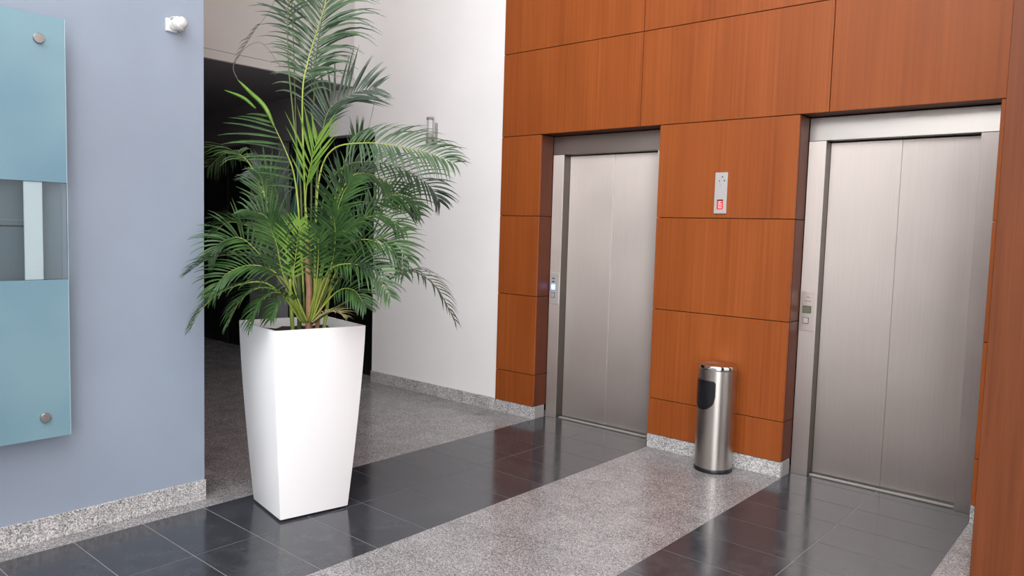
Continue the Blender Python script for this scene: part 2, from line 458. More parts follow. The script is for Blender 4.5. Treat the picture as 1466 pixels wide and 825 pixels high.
# ------------------------------------------------------------------ wood pier at the right edge
pier = struct(box('wall_right', 3.205, 3.86, -1.79, -1.41, 0.0, ZTOP, M['joint']), 'wood clad pier at the right edge')
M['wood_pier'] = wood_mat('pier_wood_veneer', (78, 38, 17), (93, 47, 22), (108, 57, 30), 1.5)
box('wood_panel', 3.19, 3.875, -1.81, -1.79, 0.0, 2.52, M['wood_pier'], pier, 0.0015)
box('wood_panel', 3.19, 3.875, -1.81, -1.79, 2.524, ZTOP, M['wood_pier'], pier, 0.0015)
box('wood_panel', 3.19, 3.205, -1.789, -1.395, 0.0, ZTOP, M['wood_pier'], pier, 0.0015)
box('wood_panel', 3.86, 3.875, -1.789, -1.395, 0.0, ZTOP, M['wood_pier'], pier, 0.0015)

# ------------------------------------------------------------------ rest of the lobby (behind the camera)
cb = bmesh.new()
xs = sorted({-2.4, XMAX + .1} | {q[k] for q in ADDED_ROOFLIGHTS for k in (0, 1)}); ys = sorted({YMIN - .1, 0.14} | {q[k] for q in ADDED_ROOFLIGHTS for k in (2, 3)})
for x0, x1 in zip(xs, xs[1:]):
    for y0, y1 in zip(ys, ys[1:]):
        mx_, my_ = (x0 + x1) / 2, (y0 + y1) / 2
        if not any(q[0] < mx_ < q[1] and q[2] < my_ < q[3] for q in ADDED_ROOFLIGHTS): box_bm(x0, x1, y0, y1, ZTOP, ZTOP + 0.1, 0, cb)
ceil_ = struct(mesh_obj('ceiling', cb, M['ceiling']), 'white ceiling of the lobby with rooflights')
for q in ADDED_ROOFLIGHTS:
    n = max(2, int((q[1] - q[0]) / 1.1))
    for i in range(1, n):
        x = q[0] + (q[1] - q[0]) * i / n
        box('rooflight_bar', x - 0.03, x + 0.03, q[2], q[3], ZTOP, ZTOP + 0.1, M['ceiling'], ceil_)
struct(box('wall_lobby', XEND, XMAX + .1, 0.0, 0.14, 0.0, ZTOP, M['white_wall']), 'white wall right of the elevators')
fb = bmesh.new()
for a in ((XLOB, OPEN0, 0.0, 3.62), (OPEN1, XMAX, 0.0, 3.62), (OPEN0, OPEN1, OPENZ, 3.62)): box_bm(a[0], a[1], YMIN - 0.10, YMIN, a[2], a[3], 0, fb)
struct(mesh_obj('wall_front', fb, M['lobby_grey']), 'pale grey wall below the tall lobby window')
light_opening = struct(mesh_obj('door_3', bmesh.new(), M['facade_dark']), 'glazed lobby entrance behind the camera')
for i in range(5):
    x = OPEN0 + 0.04 + (OPEN1 - OPEN0 - 0.08) * i / 4
    box('door_frame', x - 0.04, x + 0.04, YMIN - 0.09, YMIN - 0.01, 0.0, OPENZ, M['facade_dark'], light_opening)
win = struct(mesh_obj('window_1', bmesh.new(), M['facade_dark']), 'tall window above the lobby entrance')
box('window_sill', XLOB, XMAX, YMIN - 0.12, YMIN + 0.05, 3.62, 3.70, M['facade_dark'], win)
box('window_head', XLOB, XMAX, YMIN - 0.10, YMIN, ZTOP - 0.12, ZTOP, M['facade_dark'], win)
for i in range(9):
    x = XLOB + 0.06 + (XMAX - XLOB - 0.12) * i / 8
    box('mullion', x - 0.04, x + 0.04, YMIN - 0.10, YMIN, 3.70, ZTOP - 0.12, M['facade_dark'], win)
struct(box('wall_lobby_right', XMAX, XMAX + .1, YMIN - .1, 0.14, 0.0, ZTOP, M['white_wall']), 'white wall at the far right of the lobby')

struct(box('wall_shaft', -8.1, XMAX + .1, 0.32, 0.42, -0.1, ZTOP + .1, M['gap']), 'dark shaft wall behind the elevator doors')  # unseen backing added so sky light cannot leak through the gaps

# ------------------------------------------------------------------ elevators
def elevator(x0, x1, label, lit):
    e = empty('elevator', ((x0 + x1) / 2, DF, 0)); tag(e, label, 'elevator', 'pair of steel elevators')
    cx_, cy_ = (x0 + x1) / 2, DF
    def B(name, a, b, y0, y1, z0, z1, mat, parent=None, bev=0.0015):
        o = mesh_obj(name, box_bm(a - cx_, b - cx_, y0 - cy_, y1 - cy_, z0, z1, bev), mat, parent or e); return o
    a, b = x0 + 0.003, x1 - 0.003
    j0, j1 = x0 + 0.102, x1 - 0.100
    jl = B('jamb', a, j0, DF, DD + 0.06, 0.0, 2.014, M['steel'])
    B('jamb', j1, b, DF, DD + 0.06, 0.0, 2.014, M['steel'])
    B('header', a, b, DF, DD + 0.06, 2.0155, 2.150, M['steel_h'])
    mid = (j0 + j1) / 2
    B('jamb_return', j0 + 0.0002, j0 + 0.003, DF + 0.003, DD + 0.03, 0.0, 2.0135, M['steel_dark'], None, 0)
    B('door_leaf', j0 + 0.004, mid - 0.0008, DD - 0.004, DD + 0.024, 0.014, 2.008, M['steel'])
    B('door_leaf', mid + 0.0008, j1 - 0.003, DD, DD + 0.024, 0.014, 2.008, M['steel'])
    B('shaft_gap', j0, j1, DD + 0.032, DD + 0.05, 0.002, 2.012, M['gap'], None, 0)
    B('door_sill', j0 + 0.001, j1 - 0.001, DF + 0.03, DD + 0.031, 0.0008, 0.009, M['pale_metal'], None, 0.001)
    B('sill_groove', j0 + 0.002, j1 - 0.002, DF + 0.060, DF + 0.074, 0.009, 0.0096, M['gap'], None, 0)
    # call panel on the left jamb
    w0, w1 = x0 + 0.010, x0 + 0.094
    cp = B('call_panel', w0, w1, DF - 0.004, DF + 0.001, 0.885, 1.122, M['plate_silver'] if lit else M['steel_plate'], None, 0.0015)
    m_ = x0 + 0.050
    if lit:
        ring = B('button', m_ - 0.026, m_ + 0.012, DF - 0.008, DF - 0.004, 0.994, 1.036, M['blue_led'], cp, 0.002)
        B('button_core', m_ - 0.016, m_ + 0.002, DF - 0.0092, DF - 0.0078, 1.004, 1.026, M['blue_core'], cp, 0.0005)
        B('button_frame', m_ - 0.026, m_ + 0.010, DF - 0.006, DF - 0.004, 0.932, 0.972, M['print_dark'], cp, 0.001)
        B('button', m_ - 0.022, m_ + 0.006, DF - 0.009, DF - 0.006, 0.936, 0.968, M['plate_silver'], cp, 0.002)
        for z in (1.075, 1.05): B('printed_mark', m_ - 0.018, m_ + 0.002, DF - 0.0048, DF - 0.0041, z, z + 0.010, M['print_dark'], cp, 0)
    else:
        B('display_frame', m_ - 0.029, m_ + 0.023, DF - 0.006, DF - 0.004, 0.992, 1.036, M['print_dark'], cp, 0.001)
        B('display', m_ - 0.026, m_ + 0.021, DF - 0.0075, DF - 0.006, 0.995, 1.032, M['lcd'], cp, 0.0005)
        B('button_frame', m_ - 0.024, m_ + 0.012, DF - 0.006, DF - 0.004, 0.928, 0.966, M['print_dark'], cp, 0.001)
        B('button', m_ - 0.021, m_ + 0.009, DF - 0.010, DF - 0.006, 0.931, 0.963, M['plate_silver'], cp, 0.002)
        B('printed_mark', m_ - 0.020, m_ + 0.020, DF - 0.0048, DF - 0.0041, 1.062, 1.067, M['pale_metal'], cp, 0)
        B('printed_mark', m_ - 0.010, m_ + 0.010, DF - 0.0048, DF - 0.0041, 1.085, 1.091, M['pale_metal'], cp, 0)
    return e
elevator(0.0, XB, 'steel elevator beside the white wall, its call button lit blue', True)
elevator(XC, XD, 'steel elevator by the right wood pier, with an unlit grey display', False)

# ------------------------------------------------------------------ indicator plate between the elevators
ip = empty('floor_indicator', (1.452, 0, 1.578)); tag(ip, 'slim silver indicator plate with red display on the wood panel', 'indicator')
def IB(name, a, b, y0, y1, z0, z1, mat, parent, bev=0.001):
    return mesh_obj(name, box_bm(a, b, y0, y1, z0, z1, bev), mat, parent)
pl = IB('plate', -0.041, 0.041, -0.010, 0.0, 0.0, 0.255, M['plate_silver'], ip, 0.002)
ds = IB('display', -0.020, 0.020, -0.0115, -0.0095, 0.027, 0.087, M['red_led'], ip, 0.0005)
IB('display_shade', -0.020, 0.020, -0.0125, -0.0114, 0.080, 0.087, M['gap'], ds, 0)
IB('display_shade', -0.020, -0.014, -0.0125, -0.0114, 0.030, 0.080, M['red_led'], ds, 0)
for a, b, z0, z1 in ((-.009, .011, .058, .064), (-.009, .011, .034, .040), (-.009, -.003, .040, .076), (.006, .011, .040, .058), (-.003, .011, .072, .077)):
    IB('digit_segment', a, b, -0.0125, -0.0114, z0, z1, M['pink_led'], ds, 0)
# small arrow pictograms and dots near the top of the plate
def arrow(x, z, s, flip):
    b = bmesh.new()
    pts = [(-1, -1), (1, -1), (0, 1)]
    lo = [b.verts.new((x + p * s, -0.0108, z + q * s * flip)) for p, q in pts]
    hi = [b.verts.new((x + p * s, -0.0099, z + q * s * flip)) for p, q in pts]
    b.faces.new(lo); b.faces.new(hi[::-1])
    for i in range(3): b.faces.new((lo[i], lo[(i + 1) % 3], hi[(i + 1) % 3], hi[i]))
    bmesh.ops.recalc_face_normals(b, faces=b.faces)
    mesh_obj('printed_mark', b, M['print_dark'], pl)
arrow(0.008, 0.229, 0.006, 1); arrow(-0.010, 0.204, 0.005, 1); arrow(0.022, 0.202, 0.006, -1)
for x, z in ((-0.008, 0.186), (0.000, 0.178), (-0.004, 0.170)): IB('printed_mark', x - .002, x + .002, -0.0106, -0.0099, z - .002, z + .002, M['pale_metal'], pl, 0)

# ------------------------------------------------------------------ litter bin with ashtray top
BR, BH = 0.113, 0.655
bn = empty('litter_bin', (1.545, -0.122, 0)); tag(bn, 'round stainless steel litter bin with black side flap', 'bin')
bd = mesh_obj('body', lathe_bm([(BR - .004, 0.025), (BR, 0.025), (BR, 0.628), (BR - .004, 0.628)], 64), M['steel_bin'], bn); shade_auto(bd)
o = mesh_obj('base_ring', lathe_bm([(0, 0), (BR + .002, 0), (BR + .003, 0.004), (BR + .003, 0.020), (BR, 0.025), (0, 0.025)], 64), M['black_plastic'], bn); shade_auto(o)
o = mesh_obj('ashtray_lid', lathe_bm([(BR - .004, 0.622), (BR + .002, 0.629), (BR + .003, 0.634), (BR + .003, 0.650), (BR, 0.655), (BR - .008, 0.655), (BR - .014, 0.648), (0.03, 0.640), (0, 0.639)], 64), M['chrome'], bn); shade_auto(o, 50)
# slot and flap wrapped on the curved body, facing left of the camera
TH0 = math.atan2(CAM.y + 0.122, CAM.x - 1.545) - math.radians(50)
def wrap(name, hw, z0, z1, r, thick, mat, corner, parent, nseg=18):
    """rounded-bottom patch wrapped on the cylinder"""
    b = bmesh.new(); outl = []
    zc = z0 + corner * 1.0
    outl += [(-hw, z1 - .012), (-hw * .96, z1 - .004), (-hw * .88, z1)]
    for i in range(1, 10): outl.append((-hw * .88 + 2 * hw * .88 * i / 10, z1))
    outl += [(hw * .88, z1), (hw * .96, z1 - .004), (hw, z1 - .012)]
    for i in range(0, nseg + 1):
        a = math.pi * i / nseg
        ca = math.copysign(abs(math.cos(a)) ** 0.65, math.cos(a)); sa = math.sin(a) ** 0.65
        outl.append((hw * ca, zc - corner * sa))
    def P(s, z, rr):
        th = TH0 + s / BR; return (rr * math.cos(th), rr * math.sin(th), z)
    import bisect
    # strips in z for curvature: fill as columns in s
    cols = 22; top = []; bot = []
    for i in range(cols + 1):
        s = -hw + 2 * hw * i / cols; q = abs(s) / hw
        zt = z1 - (0.014 * max(0, (q - .85) / .15) ** 2)
        zb = zc - corner * (max(0.0, 1 - q ** 2.3)) ** (1 / 2.0)
        top.append(zt); bot.append(zb)
    V = []
    for i in range(cols + 1):
        s = -hw + 2 * hw * i / cols
        V.append([b.verts.new(P(s, bot[i], r)), b.verts.new(P(s, top[i], r)), b.verts.new(P(s, bot[i], r + thick)), b.verts.new(P(s, top[i], r + thick))])
    for a, c in zip(V, V[1:]):
        b.faces.new((a[2], c[2], c[3], a[3])); b.faces.new((a[0], a[1], c[1], c[0]))
        b.faces.new((a[1], a[3], c[3], c[1])); b.faces.new((a[0], c[0], c[2], a[2]))
    b.faces.new((V[0][0], V[0][2], V[0][3], V[0][1])); b.faces.new((V[-1][0], V[-1][1], V[-1][3], V[-1][2]))
    bmesh.ops.recalc_face_normals(b, faces=b.faces)
    return shade_auto(mesh_obj(name, b, mat, parent))
wrap('slot_rim', 0.092, 0.385, 0.566, BR - .002, 0.0045, M['black_plastic'], 0.085, bn)
wrap('flap', 0.083, 0.393, 0.557, BR - .001, 0.0050, new_mat('smoked_black_flap', (24, 24, 27), 0.25), 0.080, bn)

# ------------------------------------------------------------------ tall white planter
PC = Vector((0.295, -2.246, 0)); PROT = math.radians(-10.3)
planter = empty('planter', PC, PROT); tag(planter, 'tall tapered glossy white square planter on dark tiles', 'planter')
def sq_rings(prof, rnd=0.006, cap0=True, cap1=True):
    b = bmesh.new(); rings = []
    for hw, z in prof:
        ring = []
        for sx, sy in ((1, 1), (-1, 1), (-1, -1), (1, -1)):
            a0 = math.atan2(sy, sx)
            for k in (-1, 0, 1):
                a = a0 + k * math.radians(40)
                ring.append(b.verts.new((sx * (hw - rnd) + rnd * math.cos(a), sy * (hw - rnd) + rnd * math.sin(a), z)))
        rings.append(ring)
    n = 12
    for a, c in zip(rings, rings[1:]):
        for i in range(n): b.faces.new((a[i], a[(i + 1) % n], c[(i + 1) % n], c[i]))
    if cap0: b.faces.new(rings[0][::-1])
    if cap1: b.faces.new(rings[-1])
    bmesh.ops.recalc_face_normals(b, faces=b.faces)
    return b
HB, HT, PH = 0.1785, 0.2356, 0.94
def hw_at(t): return HB + (HT - HB) * (1 - (1 - t) ** 1.35)
prof = [(hw_at(i / 10), 0.012 + (PH - 0.012) * i / 10) for i in range(11)]
inner = [(HT - 0.012, PH), (HT - 0.014, PH - 0.02), (HT - 0.022, PH - 0.13), (0.02, PH - 0.13)]
shade_auto(mesh_obj('shell', sq_rings(prof + inner), M['white_planter'], planter), 30)
mesh_obj('foot', sq_rings([(HB - 0.006, 0.0), (HB - 0.004, 0.013)]), M['black_plastic'], planter)
sb = bmesh.new(); NS = 18; hs = HT - 0.016
vv = [[sb.verts.new((-hs + 2 * hs * i / NS, -hs + 2 * hs * j / NS, PH - 0.045 + random.uniform(-.008, .010) - (0.0 if 0 < i < NS and 0 < j < NS else 0.03))) for j in range(NS + 1)] for i in range(NS + 1)]
for i in range(NS):
    for j in range(NS): sb.faces.new((vv[i][j], vv[i + 1][j], vv[i + 1][j + 1], vv[i][j + 1]))
mesh_obj('potting_soil', sb, M['soil'], planter, True)

# ------------------------------------------------------------------ areca palm
FRONDS = [
 ('B', [(0.035, 0, 0.942), (0.013, 0, 1.511), (-0.006, 0, 2.04), (0.017, 0, 2.224), (0.059, 0.02, 2.392), (0.094, 0.05, 2.549), (0.125, 0.1, 2.77), (0.171, 0.2, 3.014)], 0.29, 38, 0.38, 48, 0.85, 1, 'pale', 1, 2),
 ('C', [(0.03, 0.06, 0.935), (0.024, 0.07, 1.69), (0.032, 0.08, 2.11), (0.038, 0.09, 2.282), (0.059, 0.1, 2.46), (0.087, 0.12, 2.673), (0.189, 0.2, 2.98)], 0.36, 26, 0.36, 50, 0.75, 1, 'dark', 0, 2),
 ('A', [(0.014, 0, 0.942), (-0.004, -0.03, 1.63), (-0.038, -0.03, 1.933), (-0.067, -0.03, 2.215), (-0.069, -0.04, 2.396), (-0.054, -0.06, 2.611), (0.006, -0.1, 2.793)], 0.66, 14, 0.22, 45, 0.6, 1, 'dark', 0, 2),
 ('O', [(-0.028, 0.1, 0.928), (-0.069, 0.12, 1.868), (-0.087, 0.12, 2.358), (-0.101, 0.1, 2.661), (-0.13, 0.08, 2.654), (-0.179, 0.05, 2.501), (-0.262, 0.03, 2.371), (-0.341, 0, 2.213)], 0.8, 9, 0.09, 40, 0.4, 0, 'dark', 0, 2),
 ('D', [(0.013, 0, 1.02), (-0.007, -0.04, 1.475), (-0.027, -0.06, 1.675), (-0.06, -0.08, 1.784), (-0.101, -0.1, 1.881), (-0.136, -0.12, 1.96)], 0.3, 12, 0.29, 62, 0.3, 1, 'mid', 1, 1),
 ('E', [(0.053, 0, 0.943), (0.062, 0.02, 1.625), (0.078, 0.02, 1.791), (0.092, 0.03, 1.924), (0.124, 0.05, 2.025), (0.226, 0.08, 2.102), (0.341, 0.12, 2.14)], 0.48, 24, 0.27, 44, 0.3, 1, 'dark', 1, 2),
 ('E2', [(0.042, 0, 0.943), (0.032, -0.03, 1.407), (0.029, -0.05, 1.579), (0.06, -0.07, 1.748), (0.096, -0.08, 1.866)], 0.55, 9, 0.27, 28, 0.1, 1, 'bright', 0, 2),
 ('F', [(0.063, 0, 0.943), (0.079, -0.05, 1.409), (0.11, -0.1, 1.68), (0.188, -0.15, 1.801), (0.337, -0.2, 1.826), (0.472, -0.22, 1.818), (0.638, -0.24, 1.788), (0.77, -0.25, 1.739)], 0.5, 32, 0.24, 58, 0.8, 2, 'pale', 1, 2),
 ('F2', [(0.063, 0, 0.943), (0.074, 0.05, 1.408), (0.105, 0.06, 1.621), (0.219, 0.05, 1.746), (0.433, 0.03, 1.747), (0.614, 0, 1.66), (0.685, 0, 1.565)], 0.5, 24, 0.2, 50, 0.6, 2, 'dark', 0, 2),
 ('G1', [(0.063, 0, 0.943), (0.11, 0.05, 1.339), (0.155, 0.06, 1.552), (0.248, 0.05, 1.695), (0.399, 0.03, 1.67), (0.511, 0, 1.553)], 0.45, 24, 0.23, 50, 0.5, 2, 'mid', 0, 2),
 ('G2', [(0.07, 0, 0.944), (0.166, -0.03, 1.237), (0.264, -0.06, 1.431), (0.404, -0.08, 1.493), (0.527, -0.1, 1.422)], 0.4, 22, 0.2, 48, 0.5, 2, 'mid', 0, 2),
 ('G3', [(0.061, -0.02, 0.946), (0.127, -0.1, 1.24), (0.192, -0.15, 1.445), (0.235, -0.17, 1.579), (0.286, -0.18, 1.663)], 0.4, 20, 0.2, 45, 0.3, 1, 'mid', 0, 2),
 ('P', [(0.024, 0.15, 0.924), (0.08, 0.2, 1.409), (0.139, 0.22, 1.704), (0.203, 0.22, 1.87), (0.253, 0.22, 1.933)], 0.7, 12, 0.12, 40, 0.1, 1, 'mid', 0, 2),
 ('H', [(0.06, -0.03, 0.943), (0.215, -0.1, 1.046), (0.421, -0.15, 1.156), (0.562, -0.2, 1.23), (0.695, -0.25, 1.164), (0.796, -0.28, 0.999)], 0.34, 24, 0.17, 62, 0.9, 0, 'dark', 1, 2),
 ('N1', [(0.049, 0, 0.943), (0.133, -0.08, 1.17), (0.217, -0.12, 1.311), (0.338, -0.17, 1.373), (0.477, -0.2, 1.327), (0.542, -0.22, 1.207)], 0.3, 22, 0.19, 50, 0.5, 2, 'mid', 0, 2),
 ('N2', [(0.059, -0.04, 0.948), (0.154, -0.15, 1.192), (0.27, -0.22, 1.256), (0.408, -0.27, 1.223), (0.496, -0.3, 1.104)], 0.3, 22, 0.18, 52, 0.55, 2, 'mid', 0, 2),
 ('N3', [(0.053, -0.04, 0.948), (0.113, -0.12, 1.172), (0.164, -0.17, 1.344), (0.21, -0.2, 1.412), (0.316, -0.23, 1.432)], 0.35, 20, 0.2, 45, 0.4, 1, 'mid', 0, 2),
 ('I', [(0.022, -0.03, 0.946), (-0.034, -0.08, 1.041), (-0.133, -0.17, 1.151), (-0.279, -0.22, 1.127), (-0.386, -0.25, 1.044), (-0.446, -0.28, 0.93)], 0.25, 26, 0.18, 52, 0.7, 0, 'mid', 1, 2),
 ('I2', [(0.022, -0.03, 0.946), (-0.043, -0.12, 1.082), (-0.137, -0.2, 1.13), (-0.219, -0.25, 1.072), (-0.273, -0.28, 0.948)], 0.25, 22, 0.17, 52, 0.7, 0, 'mid', 0, 2),
 ('J', [(0.014, 0, 0.942), (-0.054, -0.05, 1.19), (-0.234, -0.14, 1.278), (-0.378, -0.22, 1.264), (-0.466, -0.27, 1.191)], 0.3, 24, 0.15, 45, 0.5, 0, 'dark', 0, 2),
 ('J2', [(0.006, 0.03, 0.938), (-0.079, 0.02, 1.263), (-0.221, 0, 1.393), (-0.342, -0.05, 1.438), (-0.417, -0.08, 1.377)], 0.35, 22, 0.18, 45, 0.5, 0, 'mid', 0, 2),
 ('J3', [(0.014, 0, 0.942), (-0.067, -0.1, 1.165), (-0.187, -0.15, 1.233), (-0.303, -0.2, 1.192), (-0.378, -0.22, 1.081)], 0.3, 22, 0.19, 48, 0.6, 2, 'mid', 0, 2),
 ('K', [(-0.006, 0.1, 0.929), (-0.157, 0.16, 1.365), (-0.3, 0.28, 1.622), (-0.418, 0.38, 1.783), (-0.543, 0.44, 1.823), (-0.672, 0.5, 1.74)], 0.55, 26, 0.3, 58, 1.1, 0, 'mid', 0, 2),
 ('M', [(0.007, 0.05, 0.936), (-0.123, 0.05, 1.225), (-0.177, 0.05, 1.437), (-0.206, 0.05, 1.577), (-0.231, 0.05, 1.698)], 0.45, 18, 0.16, 42, 0.2, 1, 'mid', 0, 2),
 ('M2', [(0.015, 0.02, 0.939), (-0.08, 0, 1.229), (-0.117, -0.02, 1.368), (-0.173, -0.04, 1.47), (-0.266, -0.05, 1.502)], 0.4, 18, 0.18, 45, 0.35, 2, 'mid', 0, 2),
 ('L', [(0.044, -0.06, 0.95), (0.002, -0.15, 1.137), (0.02, -0.18, 1.307), (0.044, -0.2, 1.454)], 0.4, 14, 0.16, 48, 0.15, 1, 'bright', 0, 2),
 ('L4', [(0.044, -0.06, 0.95), (0.107, -0.15, 1.14), (0.132, -0.2, 1.294), (0.133, -0.22, 1.41)], 0.4, 14, 0.15, 48, 0.2, 1, 'mid', 0, 2),
 ('L2', [(0.022, -0.08, 0.952), (-0.053, -0.2, 1.105), (-0.117, -0.26, 1.069), (-0.158, -0.3, 0.947)], 0.3, 18, 0.15, 50, 0.75, 0, 'mid', 0, 2),
 ('L3', [(0.029, -0.08, 0.952), (0.001, -0.18, 1.072), (-0.038, -0.25, 1.077), (-0.064, -0.29, 0.988)], 0.3, 16, 0.14, 50, 0.7, 0, 'mid', 0, 2),
 ('R1', [(0.058, -0.06, 0.95), (0.202, -0.15, 1.109), (0.297, -0.2, 1.132), (0.37, -0.23, 1.054)], 0.3, 18, 0.15, 50, 0.7, 2, 'mid', 0, 2),
 ('S1', [(0.023, 0.1, 0.93), (0.119, 0.2, 1.262), (0.248, 0.28, 1.488), (0.389, 0.33, 1.569), (0.538, 0.36, 1.498)], 0.4, 20, 0.2, 48, 0.5, 2, 'dark', 0, 2),
 ('S2', [(-0.013, 0.1, 0.929), (-0.121, 0.2, 1.292), (-0.202, 0.28, 1.513), (-0.256, 0.33, 1.663), (-0.361, 0.36, 1.738)], 0.5, 18, 0.2, 48, 0.4, 1, 'dark', 0, 2),
 ('S3', [(-0.004, 0.12, 0.927), (0.003, 0.22, 1.258), (0.055, 0.3, 1.558), (0.155, 0.35, 1.714), (0.259, 0.4, 1.721)], 0.5, 18, 0.2, 48, 0.4, 1, 'dark', 0, 2),
 ('X1', [(0.021, 0, 0.942), (-0.106, -0.05, 1.168), (-0.256, -0.08, 1.348), (-0.343, -0.12, 1.346), (-0.402, -0.16, 1.254)], 0.3, 24, 0.2, 48, 0.6, 2, 'mid', 0, 2),
 ('X2', [(0.056, 0, 0.943), (0.206, -0.05, 1.187), (0.341, -0.1, 1.355), (0.465, -0.13, 1.369), (0.554, -0.15, 1.271)], 0.3, 24, 0.21, 48, 0.6, 2, 'mid', 0, 2),
 ('X3', [(0.054, -0.02, 0.945), (0.181, -0.12, 1.167), (0.318, -0.2, 1.276), (0.437, -0.25, 1.239)], 0.3, 20, 0.19, 48, 0.5, 2, 'dark', 0, 2),
 ('X4', [(0.044, -0.06, 0.95), (-0.045, -0.14, 1.169), (-0.074, -0.18, 1.338), (-0.108, -0.2, 1.443)], 0.35, 20, 0.18, 46, 0.3, 1, 'mid', 0, 2),
 ('X5', [(0.065, -0.06, 0.951), (0.176, -0.16, 1.21), (0.211, -0.2, 1.379), (0.201, -0.22, 1.511)], 0.35, 20, 0.19, 46, 0.3, 1, 'mid', 0, 2),
 ('X6', [(0.029, 0.05, 0.936), (-0.001, 0.1, 1.227), (-0.081, 0.12, 1.44), (-0.16, 0.14, 1.546)], 0.4, 18, 0.18, 46, 0.3, 1, 'dark', 0, 2),
 ('X7', [(0.051, 0.02, 0.941), (0.235, 0, 1.343), (0.375, -0.02, 1.556), (0.497, -0.03, 1.593), (0.586, -0.04, 1.527)], 0.4, 22, 0.2, 50, 0.6, 2, 'mid', 0, 2),
 ('T', [(0.079, -0.1, 0.956), (0.14, -0.14, 1.004), (0.199, -0.16, 1.021), (0.248, -0.17, 1.003)], 0.35, 16, 0.11, 45, 0.4, 0, 'dry', 0, 2),
]
TRUNKS = [[(0.04, -0.02, 0.938), (0.042, -0.02, 1.093), (0.034, -0.02, 1.205), (0.027, -0.01, 1.372)], [(-0.017, 0.02, 0.931), (-0.021, 0.02, 1.088), (-0.026, 0.02, 1.212)], [(0.07, 0, 0.936), (0.102, -0.02, 1.077), (0.127, -0.04, 1.174)], [(-0.028, -0.05, 0.94), (-0.04, -0.06, 1.077), (-0.041, -0.07, 1.164)], [(0.098, 0.03, 0.933), (0.125, 0.03, 1.056), (0.145, 0.03, 1.163)]]
STAKE = [(-0.038, -0.04, 1.405), (-0.022, -0.04, 1.578), (-0.006, -0.04, 1.756)]
WIRE = [(0.291, 0.05, 1.846), (0.328, 0.05, 1.992), (0.36, 0.05, 2.166)]
THREAD = [(-0.265, -0.17, 2.108), (-0.292, -0.15, 2.173), (-0.243, -0.14, 2.258), (-0.167, -0.12, 2.291), (-0.083, -0.1, 2.189)]
SPEAR2 = [(-0.193, -0.13, 1.983), (-0.246, -0.15, 2.028), (-0.328, -0.17, 2.058)]
SPEAR = [(-0.11, -0.115, 1.905), (-0.148, -0.135, 1.991), (-0.211, -0.155, 2.054), (-0.263, -0.175, 2.107)]

RX = Vector((0.75680098, 0.65364538, 0)); RY = Vector((-0.65364538, 0.75680098, 0))
palm = empty('areca_palm', (PC.x, PC.y, PH - 0.06), math.atan2(RX.y, RX.x))
tag(palm, 'bushy green areca palm growing in the white planter', 'plant')
def lp(p): return Vector((p[0], p[1], p[2] - (PH - 0.06)))      # to the palm's own frame (x right, y away, z up)
def leaflet(bm, p, d0, nrm, L, w, droop, segs=6):
    """a narrow folded blade that starts at p along d0 and bends under gravity"""
    d = d0.normalized(); pos = p.copy(); prev = None
    for i in range(segs + 1):
        t = i / segs
        wd = w * (0.35 + 1.0 * min(1, t * 4)) / 1.35 if t < 0.25 else w * (1 - ((t - 0.25) / 0.75) ** 1.6)
        wd = max(wd, 0.0004)
        side = d.cross(nrm)
        if side.length < 0.05: side = d.cross(Vector((0.3, 0.5, 0.8)))
        side.normalize(); up = side.cross(d).normalized()
        cur = (bm.verts.new(pos - side * wd + up * wd * 0.35), bm.verts.new(pos), bm.verts.new(pos + side * wd + up * wd * 0.35))
        if prev:
            bm.faces.new((prev[0], prev[1], cur[1], cur[0])); bm.faces.new((prev[1], prev[2], cur[2], cur[1]))
        prev = cur
        d = (d + Vector((0, 0, -1)) * (droop * (0.35 + t) * 1.6 / segs)).normalized()
        pos = pos + d * (L / segs)
    return bm
rng = random.Random(3)
